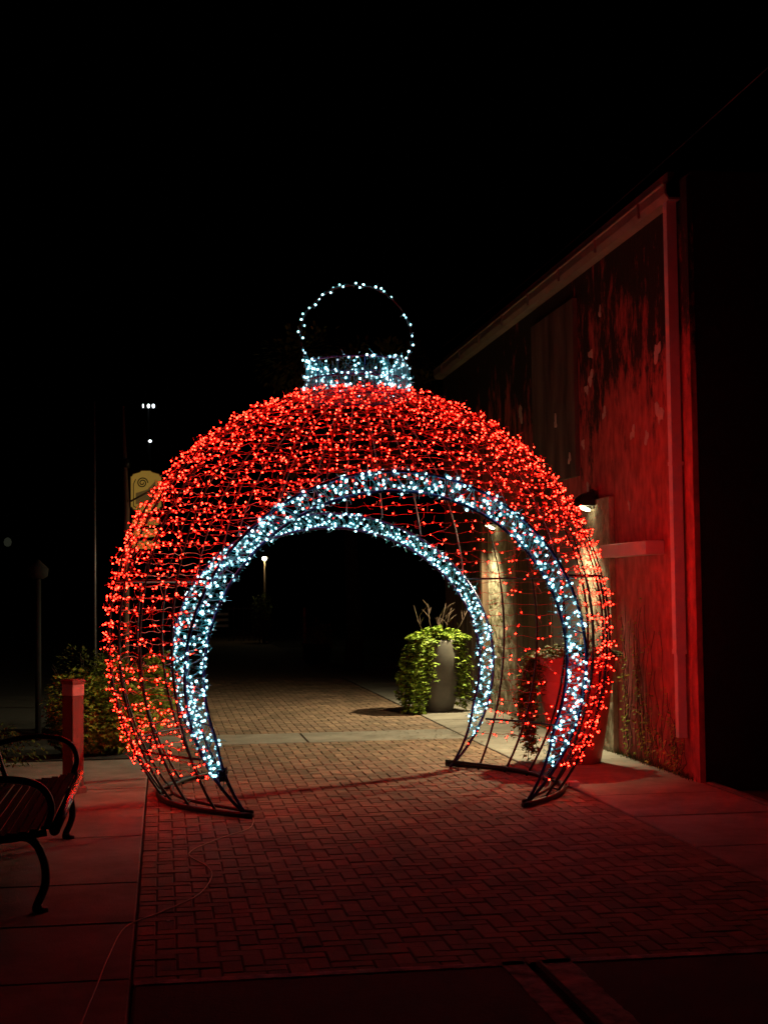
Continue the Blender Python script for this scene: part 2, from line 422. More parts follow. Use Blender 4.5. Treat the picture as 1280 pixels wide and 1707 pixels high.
# wall lamps
def wall_lamp(y, label):
    x = WX-.062; t = thing('wall_lamp', label, 'lamp', (x, y, 2.40), group='wall lamps on the stucco piers')
    ol = [(0, 0), (-.15, 0), (-.16, .035), (-.13, .09), (-.07, .13), (0, .15)]
    MB().prism(ol, lambda a, b, q: (a, q, b), -.11, .11).build('housing', M['metal'], t)
    MB().box(-.0, .002, -.06, .06, -.03, .17).build('back_plate', M['metal'], t)
    # prismatic lens: a shallow bulging bowl below the housing
    vs = []; f = []
    nn = 12
    for j, (s_, d_) in enumerate(((1, -.002), (.85, -.022), (.45, -.034))):
        for k in range(nn):
            a = 2*math.pi*k/nn; vs.append((-.078 + .062*s_*math.cos(a), .09*s_*math.sin(a), d_*.7 - .45*(-.078 + .062*s_*math.cos(a) + .14) + .012))
    for j in range(2):
        for k in range(nn):
            l = (k+1) % nn; f.append((j*nn+k, (j+1)*nn+k, (j+1)*nn+l, j*nn+l))
    f.append(tuple(2*nn+k for k in range(nn))[::-1])
    MB().add(vs, f, True).build('lens', M['lens'], t)
    ld = bpy.data.lights.new('lamp_light', 'SPOT'); ld.energy = SCONCE_W; ld.color = (1., .84, .47)
    ld.spot_size = R(142); ld.spot_blend = 1; ld.shadow_soft_size = .035
    lo = bpy.data.objects.new('lamp_light', ld); C.objects.link(lo); lo.parent = t; lo.location = (-.17, 0, -.09)
    lo.rotation_euler = Vector((-.74, .20, -1)).to_track_quat('-Z', 'Y').to_euler()
    return t
wall_lamp(13.89, 'lit wall lamp on the nearer stucco pier above the large red pot')
wall_lamp(18.09, 'lit wall lamp on the farther stucco pier, smaller and lower in the photo')

# ------------------------------------------------------------------ the giant ornament
OX, OY, TW = 1.56, 11.5, R(1.6)
orn = thing('ornament_arch', 'giant walk-through Christmas ornament of metal ribs covered in red and white string lights', 'light sculpture', (OX, OY, 0), rz=TW)
SR, SZ = 1.985, 1.23
TA, TZ = 1.45, 1.0
TBF, TBB = 1.42, 1.30
def opening(x, y, z, grow=0):
    tb = (TBF if y < 0 else TBB) if z > TZ else 1.38
    return abs(y) > .5 and (x/(TA+grow))**2 + ((z-TZ)/(tb+grow))**2 < 1
def sph(th, z, r=SR):
    rr = math.sqrt(max(0, r*r - (z-SZ)**2)); return Vector((rr*math.cos(th), rr*math.sin(th), z))
def zarc(ph): return SZ + SR*math.sin(ph)      # ph: latitude
PH0 = math.asin(-SZ/SR); PH1 = R(84)
# ribs (meridians), split where they cross the two openings
NR = 32
for k in range(NR):
    th = 2*math.pi*(k+.5)/NR
    run = []
    steps = 90
    runs = []
    for s in range(steps+1):
        ph = PH0 + (PH1-PH0)*s/steps; p = sph(th, zarc(ph))
        if opening(p.x, p.y, p.z):
            if len(run) > 1: runs.append(run)
            run = []
        else: run.append(p)
    if len(run) > 1: runs.append(run)
    for r_ in runs:
        low = r_[0].z < .05
        if len(r_) < 4: continue
        r_ = r_[::2] + ([r_[-1]] if len(r_) % 2 == 0 else [])
        rad = [(.0105 if low and p.z < 1.6 else .0065) for p in r_]
        MB().tube(r_, rad, 6).build('rib', M['metal'] if low else M['rib'], orn)
# horizontal hoops
for hz in (.42, 1.68):
    run = []; runs = []
    for s in range(241):
        th = 2*math.pi*s/240; p = sph(th, hz, SR-.012)
        if opening(p.x, p.y, p.z, .0):
            if len(run) > 1: runs.append(run)
            run = []
        else: run.append(p)
    if len(run) > 1: runs.append(run)
    for r_ in runs: MB().tube(r_[::3] + [r_[-1]], .010, 6).build('hoop', M['metal'], orn)
MB().tube([sph(2*math.pi*s/40, zarc(PH1)) for s in range(40)], .009, 6, True).build('hoop', M['rib'], orn)
MB().tube([sph(2*math.pi*s/48, SZ + math.sqrt(SR**2-.43**2)) for s in range(48)], .009, 6, True).build('hoop', M['rib'], orn)
# opening rims: outer and inner tube with rungs
def rim_pt(side, a, inset):
    tb = TBF if side < 0 else TBB
    b = tb if math.sin(a) > 0 else 1.38
    x = (TA-inset)*math.cos(a); z = TZ + (b-inset)*math.sin(a)
    xo = TA*math.cos(a); zo = TZ + b*math.sin(a)
    y = math.sqrt(max(.2, SR**2 - xo*xo - (zo-SZ)**2))
    return Vector((x, side*(y - inset*.25), z))
A0 = -math.asin(1/1.38)
def rim_curve(side, inset, n=72):
    out = []
    for s in range(n+1):
        a = A0 + (math.pi - 2*A0)*s/n
        p0 = rim_pt(side, a, 0)
        k = min(1, max(0, p0.z)/.5)
        q = rim_pt(side, a, inset*k); q.z = max(q.z, 0); out.append(q)
    return out
for side in (-1, 1):
    o_ = rim_curve(side, 0); i_ = rim_curve(side, .135)
    MB().tube(o_, .0125, 7).build('rim_tube', M['blue_metal'], orn)
    MB().tube(i_, .0125, 7).build('rim_tube', M['blue_metal'], orn)
    for s in range(6, 67, 3):
        MB().tube([o_[s], i_[s + random.choice((-1, 0, 1))]], .005, 5).build('rung', M['blue_metal'], orn)
    # zigzag cord wrapped round the rim
    zz = MB()
    for rep in range(3):
        pts = []
        for s in range(3, 70):
            for q in (o_[s], i_[s]):
                pts.append(q + Vector((rnd(-.02,.02), rnd(-.03,.03), rnd(-.02,.02))))
        zz.tube(pts, .0028, 3, caps=False)
    zz.build('cord', M['wire_teal_halo'], orn, kind='stuff')
# base rails
tip = math.atan2(1.265, .98)
for sgn in (0, math.pi):
    for rr, zz_, rd in ((1.6, .024, .022), (1.50, .05, .013)):
        pts = []
        for s in range(33):
            a = -tip + 2*tip*s/32
            kk = 1 if rr > 1.55 else 1 - .0
            ta = rr + (1.6-rr)*abs(a/tip)**6
            pts.append(Vector((ta*math.cos(a+sgn), ta*math.sin(a+sgn), zz_)))
        MB().tube(pts, rd, 8).build('base_rail', M['metal'], orn)
    for s in (-24, -8, 8, 24):
        a = R(s)+sgn
        MB().tube([(1.6*math.cos(a), 1.6*math.sin(a), .03), (1.5*math.cos(a), 1.5*math.sin(a), .05)], .009, 5).build('brace', M['metal'], orn)
# collar
CR, CZ0, CZ1 = .40, 3.14, 3.43
for z in (CZ0, CZ1, (CZ0+CZ1)/2):
    MB().tube([(CR*math.cos(2*math.pi*s/36), CR*math.sin(2*math.pi*s/36), z) for s in range(36)], .009, 6, True).build('collar_hoop', M['blue_metal'], orn)
for s in range(12):
    a = 2*math.pi*s/12
    MB().tube([(CR*math.cos(a), CR*math.sin(a), CZ0), (CR*math.cos(a), CR*math.sin(a), CZ1)], .006, 5).build('collar_bar', M['blue_metal'], orn)
zz = MB()
for rep in range(4):
    pts = []
    for s in range(61):
        a = 2*math.pi*s/60 + rep
        pts.append((CR*math.cos(a)+rnd(-.02,.02), CR*math.sin(a)+rnd(-.02,.02), (CZ0 if s % 2 else CZ1)*.8 + .2*rnd(CZ0, CZ1)))
    zz.tube(pts, .0028, 3, caps=False)
zz.build('cord', M['wire_teal_halo'], orn, kind='stuff')
# hanging loop
LR, LZ = .455, 3.63
lp = [(LR*math.cos(a)*1.0, 0, LZ + LR*math.sin(a)*.97) for a in [R(-22) + (math.pi + R(44))*s/48 for s in range(49)]]
MB().tube(lp, .0075, 7).build('loop', M['metal'], orn)
MB().tube([(p[0]+rnd(-.012,.012), rnd(-.012,.012), p[2]+rnd(-.012,.012)) for p in lp], .003, 3).build('cord', M['wire_teal_halo'], orn)

# bulbs -----------------------------------------------------------------
def ico(r, el):
    t = (1+5**.5)/2; v = [(-1,t,0),(1,t,0),(-1,-t,0),(1,-t,0),(0,-1,t),(0,1,t),(0,-1,-t),(0,1,-t),(t,0,-1),(t,0,1),(-t,0,-1),(-t,0,1)]
    f = [(0,11,5),(0,5,1),(0,1,7),(0,7,10),(0,10,11),(1,5,9),(5,11,4),(11,10,2),(10,7,6),(7,1,8),(3,9,4),(3,4,2),(3,2,6),(3,6,8),(3,8,9),(4,9,5),(2,4,11),(6,2,10),(8,6,7),(9,8,1)]
    v = [Vector(p).normalized()*r for p in v]
    return [Vector((p.x, p.y, p.z*el)) for p in v], f
RB, WB = .0055, .0100
icr, icw = ico(RB, 1.25), ico(WB, 1.15)
reds, whites = [], []
strings = MB()
# latitude strings of red lamps
arc = .098
nrow = int((PH1-PH0-R(4))*SR/arc)
for j in range(nrow):
    ph = PH0 + R(8) + j*arc/SR
    z = zarc(ph); rr = SR*math.cos(ph)
    if z < .26: continue
    L = 2*math.pi*rr; n = max(6, int(L/.07)); pts = []
    sag = rnd(.0, .02); off = rnd(0, 6.28)
    for s in range(n+1):
        th = 2*math.pi*s/n + off
        zz_ = z + rnd(-.012, .012) - sag*math.sin(th*16)**2
        p = sph(th, zz_) * 1; rad = Vector((p.x, p.y, p.z-SZ)).normalized()
        if opening(p.x, p.y, p.z, .0):
            if len(pts) > 1: strings.tube(pts, .0026, 3, caps=False)
            pts = []; continue
        p = p + rad*rnd(-.012, .012); pts.append(p)
        back = p.y > .35
        prob = (.56 if back else (.74 if z < 1.9 else .95))*(.7 if z < 1.5 else 1)
        if z < .55: prob = .8
        m = 0
        if random.random() < prob: m = 1 + (random.random() < (.12 if back else .36)) + (random.random() < (.0 if back else .12))
        for q in range(m):
            d = Vector((rnd(-1,1), rnd(-1,1), rnd(-1,1)))*.027 + rad*rnd(.0, .03)
            reds.append(p + d)
    if len(pts) > 1: strings.tube(pts, .0026, 3, caps=False)
# loose drops added between the rows to fill in the red glow
for q in range(1400):
    th = rnd(0, 2*math.pi); ph = rnd(PH0+R(12), PH1-R(2))
    if random.random() > math.cos(ph)+.12: continue
    p = sph(th, zarc(ph)); dth = rnd(-.09, .09)/max(.25, math.cos(ph))*1.0
    p2 = sph(th+dth, zarc(ph + rnd(.02, .055)))
    if opening(p.x, p.y, p.z) or opening(p2.x, p2.y, p2.z): continue
    mid = (p+p2)/2*1.0; mid += Vector((rnd(-.02,.02), rnd(-.02,.02), rnd(-.03,.0)))
    strings.tube([p, mid, p2], .0022, 3, caps=False)
strings.build('light_string', M['wire_red_halo'], orn, kind='stuff')
# white lamps round the two rims
for side, cnt in ((-1, 560), (1, 600)):
    o_ = rim_curve(side, 0, 200); i_ = rim_curve(side, .135, 200)
    for q in range(cnt):
        s = int(11 + 179*(q + rnd(0, 3))/(cnt+3)); t = random.choice((rnd(-.08, .3), rnd(.7, 1.08), rnd(0, 1)))
        p = o_[s].lerp(i_[s], t) + Vector((rnd(-.015,.015), rnd(-.05,.05), rnd(-.015,.015)))
        if p.z > .2: whites.append(p)
    for q in range(55):      # stray red ones among the white
        s = random.randint(8, 192); reds.append(o_[s].lerp(i_[s], rnd(-.3, .6)) + Vector((0, rnd(-.05,.05), 0)))
for q in range(190):
    a = rnd(0, 2*math.pi); rr = CR + rnd(-.02, .035)
    whites.append(Vector((rr*math.cos(a), rr*math.sin(a), rnd(CZ0+.05, CZ1+.02))))
loopb = []
for q in range(34):
    a = R(-24) + (math.pi+R(48))*((q + rnd(-.4, .4))/33)
    if R(38) < a < R(48): continue
    loopb.append(Vector((LR*math.cos(a) + rnd(-.02,.025), rnd(-.02,.02), LZ + .97*LR*math.sin(a) + rnd(-.02,.02))))
# shape lists into: nearest lamps single, the rest joined
def spin(v, e):
    return e @ v
def put(plist, geo, m, singles, cut=None, cam_l=Vector((-OX, -OY, 1.6))):
    plist = sorted(plist, key=lambda p: (p-cam_l).length)
    rest = MB()
    base = MB().add(geo[0], geo[1], True).mesh('bulb', m)
    for i, p in enumerate(plist):
        if i < singles:
            o = link('bulb', base, orn, p); o.rotation_euler = (rnd(0, 3), rnd(0, 3), 0)
        else:
            e = Matrix.Rotation(rnd(0, 3), 3, 'X') @ Matrix.Rotation(rnd(0, 3), 3, 'Y')
            s = rnd(.85, 1.12)
            rest.add([e @ v * s + p for v in geo[0]], geo[1], True)
    if rest.v: rest.build('bulb_cluster', m, orn, kind='stuff')
put(loopb, icw, M['bulb_white'], 99)
put(whites, icw, M['bulb_white'], 100)
put(reds, icr, M['bulb_red'], 160)
def halo_leads(plist, m, L):  # short coloured leads added to give each lamp a halo
    ld = MB()
    for p in plist:
        d = Vector((rnd(-1,1), rnd(-1,1), rnd(-1,1))).normalized()*L*rnd(.6, 1.2); k = Vector((rnd(-1,1), rnd(-1,1), rnd(-1,1)))*L*.3
        ld.tube([p + d*.2, p + d*.6 + k, p + d], .0027, 3, caps=False)
    ld.build('halo_lead', m, orn, kind='stuff')
halo_leads(reds, M['wire_red_halo'], .045); halo_leads(whites, M['wire_teal_halo'], .05); halo_leads(whites, M['wire_teal_halo'], .06); halo_leads(whites, M['wire_teal_halo'], .035); halo_leads(loopb, M['wire_teal_halo'], .04)
# sockets of the nearest and lowest red lamps: little dark cones
sk = MB()
for p in reds:
    if p.z < 1.3 or random.random() < .25:
        d = Vector((rnd(-1,1), rnd(-1,1), rnd(.2,1))).normalized()*.022
        sk.tube([p + d*.35, p + d], [.006, .004], 4, caps=True)
sk.build('bulb_socket', M['dark'], orn, kind='stuff')
print('reds', len(reds), 'whites', len(whites))

# plugs and a knot of spare cord at the feet
kn = MB(); kp = rim_curve(-1, .1, 72)[68]; pts = [kp + Vector((rnd(-.04,.04), rnd(-.04,.04), rnd(-.06,.05))) for _ in range(60)]
kn.tube(pts, .0035, 3, caps=False); kn.build('cord_knot', M['blue_metal'], orn, kind='stuff')
MB().bevbox(kp.x-.02, kp.x+.02, kp.y-.02, kp.y+.02, kp.z-.05, kp.z+.03, .006).build('plug', M['metal'], orn)
MB().bevbox(1.62, 1.70, -.35, -.29, .012, .05, .008).build('plug', M['pipe'], orn)
MB().tube([(1.62, -.32, .03), (1.58, -.40, .022), (1.50, -.55, .02), (1.2, -.98, .03)], .005, 5).build('cord', M['metal'], orn)

# ------------------------------------------------------------------ planters and plants
def leaf(mb, p, d, up, s, lob=True):
    """three-lobed leaf at p pointing along d"""
    d = d.normalized(); w = d.cross(up)
    if w.length < 1e-3: w = Vector((1,0,0))
    w.normalize(); n = w.cross(d)
    pts = [(0,0,0),(.32,.30,.06),(.18,.62,.10),(.5,.5,.0) ,(.62,.18,.05),(1.0,0,-.12),(.62,-.18,.05),(.5,-.5,.0),(.18,-.62,.1),(.32,-.30,.06)] if lob else \
          [(0,0,0),(.35,.25,.06),(.7,.22,.04),(1,0,-.08),(.7,-.22,.04),(.35,-.25,.06)]
    vs = [p + (d*a + w*b + n*c)*s for a, b, c in pts]
    if lob: f = [(0,1,9),(1,2,3),(1,3,4),(1,4,6,9),(4,5,6),(9,6,7),(9,7,8)]
    else: f = [(0,1,5),(1,2,4,5),(2,3,4)]
    mb.add(vs, f)
def trailing(name, label, cat, cx, cy, rim_r, rim_z, arcs, mat_leaf, size, top_r, top_h, group):
    t = thing(name, label, cat, (cx, cy, rim_z-.05), group=group)
    lf = MB(); st = MB(); o = Vector((cx, cy, rim_z-.05))
    for a0, a1, n, zend, spread, dens in arcs:
        for q in range(n):
            a = R(rnd(a0, a1)); r = rim_r; ze = max(.03, zend + rnd(-.08, .22))
            out = spread*rnd(.25, 1); H = rim_z - ze; pts = []
            m = max(6, int(H/.045)); jz = rnd(-.03, .03)
            for s in range(m+1):
                u = s/m; rr = r + out*(1-math.exp(-4.2*u)) - .03*u
                pts.append(Vector((cx + rr*math.cos(a) + .03*math.sin(7*u+q), cy + rr*math.sin(a) + .03*math.cos(6*u+q), rim_z + jz + .06*math.sin(min(1, 3*u)*math.pi) - (H-.03)*u)) - o)
            st.tube(pts, .0035, 3, caps=False)
            for p in pts:
                for e in range(dens):
                    if random.random() < .8:
                        dd = Vector((math.cos(a)+rnd(-.9,.9), math.sin(a)+rnd(-.9,.9), rnd(-1.0,.15)))
                        leaf(lf, p + Vector((rnd(-.05,.05), rnd(-.05,.05), rnd(-.045,.045))), dd, Vector((rnd(-.3,.3), rnd(-.3,.3), 1)), size*rnd(.6, 1.2))
    for q in range(int(700*top_r/.35)):
        a = rnd(0, 6.283); r = top_r*math.sqrt(rnd(0, 1))
        if 4.05 < a < 5.6: r *= .5
        h = top_h*(1-(r/top_r)**2)*rnd(.2, 1)*(0.7+.5*math.sin(3*a+1))
        p = Vector((r*math.cos(a), r*math.sin(a), .07+h))
        leaf(lf, p, Vector((math.cos(a)*r/top_r+rnd(-.7,.7), math.sin(a)*r/top_r+rnd(-.7,.7), rnd(-.4,.5))), Vector((rnd(-.4,.4), rnd(-.4,.4), 1)), size*rnd(.6, 1.15))
    st.build('stem', M['twig'], t, kind='stuff')
    lf.build('foliage', mat_leaf, t, kind='stuff')
    return t
def planter(name, label, cx, cy, prof, m, soil_r, soil_z, group=None):
    t = thing(name, label, 'planter', (cx, cy, 0), group=group)
    MB().lathe(prof, 44).build('pot', m, t)
    MB().lathe([(soil_r, soil_z-.02), (soil_r, soil_z)], 24).build('potting_soil', M['soil'], t)
    return t
G1 = 'tall planters beside the building'
planter('planter', 'large red-lit tapered pot behind the right foot of the ornament', 3.70, 12.74,
        [(.20,.009),(.215,.012),(.25,.2),(.30,.5),(.342,.8),(.36,.93),(.366,.955),(.36,.97),(.335,.97),(.32,.93),(.31,.85)], M['pot_red'], .32, .9, G1)
planter('planter', 'dark grey tall vase-shaped pot seen through the arch opening', 3.52, 18.39,
        [(.155,.009),(.17,.012),(.215,.15),(.262,.38),(.283,.6),(.275,.76),(.235,.9),(.225,.935),(.205,.935),(.2,.88),(.19,.8)], M['pot_dark'], .2, .87, G1)
trailing('trailing_vine', 'yellow-green and orange-lit vine spilling out of the large red-lit pot', 'plant', 3.70, 12.74, .33, .95,
         [(140, 188, 20, .10, .20, 4), (188, 205, 4, .55, .08, 3), (60, 140, 9, .35, .15, 3)], M['leaf_or'], .055, .40, .12, 'vines growing in the planters')
t2 = trailing('trailing_vine', 'bright lime green vine with bare twigs spilling from the dark grey pot', 'plant', 3.52, 18.39, .21, .93,
         [(150, 232, 30, .02, .34, 5), (232, 246, 5, .45, .16, 3), (-45, 40, 16, .10, .22, 4), (60, 140, 8, .3, .2, 3)], M['leaf'], .066, .40, .14, 'vines growing in the planters')
for x, y, lean, h in ((-.16, .0, -.16, .42), (-.06, .05, -.06, .44), (.06, -.02, .04, .44), (.1, .04, .09, .38), (.18, 0, .2, .34), (0, .1, .06, .3)):
    tw = MB(); p0 = Vector((x, y, .08)); p1 = p0 + Vector((lean, rnd(-.05,.05), h)); mid = (p0+p1)/2 + Vector((rnd(-.03,.03), 0, 0))
    tw.tube([p0, mid, p1], [.005, .0035, .0015], 5)
    for q in range(4):
        u = rnd(.35, .9); b0 = p0.lerp(p1, u); b1 = b0 + Vector((rnd(-.12,.12), rnd(-.06,.06), rnd(.04,.14)))
        tw.tube([b0, (b0+b1)/2 + Vector((0,0,.01)), b1], [.0035, .003, .0015], 4)
    tw.build('twig', M['twig'], t2)

def shrub(name, label, cx, cy, rx, ry, h, n, m, size, lob=False, cat='shrub', group=None, z0=0):
    t = thing(name, label, cat, (cx, cy, z0), group=group)
    lf = MB(); st = MB()
    lob_c = [(rnd(-.55,.55), rnd(-.55,.55), rnd(.3,.72), rnd(.35,.55)) for _ in range(13)]
    for i in range(n):
        a, b_, c, r = random.choice(lob_c)
        u = Vector((random.gauss(0,1), random.gauss(0,1), random.gauss(0,1))).normalized()
        q = r*rnd(.55, 1.0)**.5
        p = Vector(((a+u.x*q)*rx, (b_+u.y*q)*ry, max(.02, (c+u.z*q*.75)*h)))
        leaf(lf, p, u + Vector((rnd(-.7,.7), rnd(-.7,.7), rnd(-.9,.2))), Vector((rnd(-.3,.3), rnd(-.3,.3), 1)), size*rnd(.6, 1.2), lob)
    for i in range(14):
        a = rnd(0, 6.28); q = rnd(.2, .8)
        st.tube([(0.1*math.cos(a), .1*math.sin(a), 0), (q*rx*.5*math.cos(a), q*ry*.5*math.sin(a), h*.4), (q*rx*math.cos(a), q*ry*math.sin(a), h*rnd(.6,.95))], [.012,.008,.003], 5)
    st.build('stem', M['twig'], t); lf.build('foliage', m, t, kind='stuff')
    return t
GS = 'shrubs in the left planting bed'
shrub('leafy_shrub', 'dense olive green shrub beside the square post, left of the ornament', -.55, 14.52, .60, .5, .76, 9000, M['leaf_dk'], .05, True, group=GS)
shrub('leafy_shrub', 'olive green shrub seen through the left side of the ornament', .0-.32, 16.3, .55, .6, .85, 5000, M['leaf_dk'], .05, True, group=GS)
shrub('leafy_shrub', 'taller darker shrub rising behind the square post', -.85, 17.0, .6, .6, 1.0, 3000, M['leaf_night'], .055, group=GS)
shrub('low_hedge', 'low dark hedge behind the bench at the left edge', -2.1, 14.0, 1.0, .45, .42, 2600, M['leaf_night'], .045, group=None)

# climbing growth on the wall behind the large pot
cv = thing('climbing_vine', 'thin dried vine clinging to the wall base behind the large red-lit pot', 'plant', (WX, 12.9, 0))
lf = MB(); st = MB()
for i in range(46):
    y = rnd(-1.3, .15); h = rnd(.3, 1.5)*(1 if y > -.9 else .55); pts = [Vector((-.015, y, 0))]
    for s in range(7):
        pts.append(Vector((-.02-rnd(0,.03), pts[-1].y + rnd(-.07,.07), h*(s+1)/7)))
        for q in range(2):
            leaf(lf, pts[-1] + Vector((-.01, rnd(-.04,.04), rnd(-.06,.06))), Vector((-.5, rnd(-1,1), rnd(-1,.3))), Vector((-1,0,.5)), .034*rnd(.5,1.2), False)
    st.tube(pts, .003, 3, caps=False)
st.build('stem', M['twig'], cv, kind='stuff'); lf.build('foliage', M['leaf_dk'], cv, kind='stuff')

# ------------------------------------------------------------------ square post
pt = thing('square_post', 'square timber post with a capped head and pale band left of the ornament', 'post', (-.71, 11.8, 0))
pt.rotation_euler.z = R(47)
MB().box(-.058, .058, -.058, .058, .0065, .78).build('shaft', M['post'], pt)
MB().box(-.061, .061, -.061, .061, .781, .87).build('band', M['reflector'], pt)
MB().bevbox(-.068, .068, -.068, .068, .871, .91, .01).build('cap', M['post'], pt)
MB().bevbox(-.075, .075, -.075, .075, .0065, .06, .01).build('base', M['post'], pt)

# ------------------------------------------------------------------ bench
bn = thing('park_bench', 'black metal slatted park bench with curved iron arms at the left edge', 'bench', (-.8, 8.6, 0))
BY0, BY1 = -1.15, 1.05
for i in range(9):
    u = i/8; x = .245 - .035 - u*.42; z = .43 - .035*math.sin(u*math.pi*.9) - .01*u
    MB().box(x-.019, x+.019, BY0, BY1, z-.012, z+.004).build('slat', M['slat'], bn)
MB().tube([(.262, BY0-.02, .415), (.262, BY1+.02, .415)], .027, 14).build('front_rail', M['gloss'], bn)
for i in range(8):
    u = i/7; z = .50 + u*.38; x = -.24 - .10*u
    MB().box(x-.006, x+.006, BY0, BY1, z-.018, z+.018).build('back_slat', M['metal'], bn)
def frame_curve(pts, n=6):
    out = []
    P = [Vector(p) for p in pts]; P = [P[0]*2-P[1]] + P + [P[-1]*2-P[-2]]
    for i in range(1, len(P)-2):
        for s in range(n):
            t = s/n; a, b, c, d = P[i-1:i+3]
            out.append(.5*((2*b) + (c-a)*t + (2*a-5*b+4*c-d)*t*t + (3*b-a-3*c+d)*t**3))
    out.append(P[-2]); return out
for y in (BY0+.02, BY1-.02):
    MB().tube(frame_curve([(.02, y, .385), (.14, y, .37), (.20, y, .28), (.215, y, .15), (.17, y, .03), (.20, y, .022)]), .021, 8).build('leg', M['metal'], bn)
    MB().tube(frame_curve([(-.2, y, .40), (-.27, y, .3), (-.26, y, .12), (-.32, y, .03), (-.36, y, .022)]), .021, 8).build('leg', M['metal'], bn)
    MB().tube(frame_curve([(-.3, y, .62), (-.1, y, .665), (.08, y, .665), (.2, y, .62), (.245, y, .52), (.22, y, .42)]), .018, 8).build('armrest', M['metal'], bn)
    MB().tube(frame_curve([(-.2, y, .40), (-.25, y, .55), (-.36, y, .92)]), .018, 8).build('back_frame', M['metal'], bn)
    MB().tube(frame_curve([(.22, y, .40), (0, y, .37), (-.2, y, .39)]), .018, 8).build('seat_frame', M['metal'], bn)
    MB().tube([(.20, y, .010), (.20, y, .03)], .03, 10).build('foot', M['metal'], bn)

# ------------------------------------------------------------------ signpost, poles, far lights
sg = thing('sign', 'ornate yellow sign board with scroll emblem and smaller boards below on a tall pole', 'sign', (-.48, 20, 0))
MB().tube([(-.03, 0, -.05), (0, 0, 2.72), (-.045, 0, 4.15)], [.05, .04, .012], 10).build('pole', M['wood_pole'], sg)
MB().tube([(-.004, 0, 3.30), (-.004, 0, 3.42)], .05, 10).build('collar', M['metal'], sg)
def board(x0, x1, z0, z1, orn_=True):
    cx, cz, w, h = (x0+x1)/2, (z0+z1)/2, (x1-x0)/2, (z1-z0)/2
    top = [(w, h*.72), (w*.92, h*.74), (w*.84, h*.84), (w*.4, h*.93), (w*.3, h*1.0), (-w*.3, h*1.0), (-w*.4, h*.93), (-w*.84, h*.84), (-w*.92, h*.74), (-w, h*.72)]
    ol = top + [(a, -b) for a, b in top[::-1]]
    bo = MB().prism(ol, lambda a, b, t: (cx+a, t, cz+b), -.02, .02).build('board', M['sign_dark'], sg)
    ol2 = [(a*.93, b*.95) for a, b in ol]
    MB().prism(ol2, lambda a, b, t: (cx+a, t, cz+b), -.026, -.021).build('face', M['sign_face'], bo)
    return cx, cz, w, h, bo
cx, cz, w, h, bo = board(.04, .48, 2.67, 3.27)
ar = MB()
ar.tube([(cx-.17+.0, -.029, cz-.20)] + [(cx-.17, -.029, cz+.1), (cx-.14, -.029, cz+.17)], .006, 5)
sp_ = []
for s in range(40):
    a = s*.33; r = .075*(1-s/48); sp_.append((cx-.05+r*math.cos(a), -.029, cz+.12+r*math.sin(a)))
ar.tube(sp_, .008, 5)
ar.tube([(cx-.17, -.029, cz-.2), (cx-.1, -.029, cz-.235), (cx-.02, -.029, cz-.18), (cx+.05, -.029, cz-.235), (cx+.16, -.029, cz-.2), (cx+.16, -.029, cz+.12)], .006, 5)
ar.build('scroll', M['sign_dark'], bo)
MB().prism([(-.14,-.17),(.13,-.17),(.13,.15),(.02,.03),(-.14,-.02)], lambda a, b, t: (cx+a, t, cz+b), -.0275, -.0262).build('emblem_panel', M['sign_art'], bo)
MB().tube([(cx-.22, -.05, cz-.14), (cx+.22, -.05, cz+.1)], .014, 6).build('brace', M['wood_pole'], sg)
for z0, z1 in ((2.50, 2.60), (2.34, 2.46), (2.18, 2.30)): board(.06, .44, z0, z1)

def simple_pole(name, label, cat, x, y, z, r, m, z0=-.05, lampm=None, group=None):
    t = thing(name, label, cat, (x, y, 0), group=group)
    MB().tube([(0,0,z0), (0,0,z)], [r, r*.6], 8).build('pole', m, t)
    return t
simple_pole('flagpole', 'thin pale pole standing far left of the sign', 'pole', -.82, 18, 3.95, .018, M['rib'])
fb = thing('lamp_post', 'short dark lamp post with an unlit head at the far left', 'lamp post', (-1.33, 16, 0))
MB().tube([(0,0,-.05), (0,0,1.75)], [.035, .028], 10).build('pole', M['dark'], fb)
MB().lathe([(.05,1.75),(.10,1.78),(.11,1.86),(.04,1.93),(.01,1.96)], 12).build('head', M['dark'], fb)

fl = thing('floodlight_mast', 'distant mast with three small floodlights in a row', 'floodlight', (-.55, 60, 0))
MB().tube([(0,0,-.05), (0,0,9.2)], [.07, .04], 8).build('pole', M['dark'], fl)
MB().box(-.3, .5, -.05, .05, 9.15, 9.2).build('crossbar', M['dark'], fl)
for x, r in ((-.22, .03), (.0, .06), (.20, .06)):
    MB().lathe([(r*.3,-.1),(r*.9,-.06),(r,0),(r*.9,.04),(r*.3,.07)], 10, x, -.08).build('floodlight', M['flood'], fl, loc=(0,0,9.27))
fl2 = thing('yard_lamp', 'single small distant lamp below the row of floodlights', 'lamp', (-.50, 60, 0))
MB().tube([(0,0,-.05), (0,0,7.75)], [.1, .05], 8).build('pole', M['dark'], fl2)
MB().lathe([(.02,7.74),(.07,7.77),(.075,7.82),(.04,7.86)], 10).build('lamp', M['flood'], fl2)
gl = thing('globe_lamp', 'faint pale globe lamp far away at the left edge', 'lamp', (-6.2, 60, 0))
MB().tube([(0,0,-.05), (0,0,3.5)], [.08, .05], 8).build('pole', M['dark'], gl)
MB().lathe([(.03,3.48),(.13,3.55),(.16,3.68),(.12,3.8),(.03,3.86)], 12).build('globe', M['globe_dim'], gl)

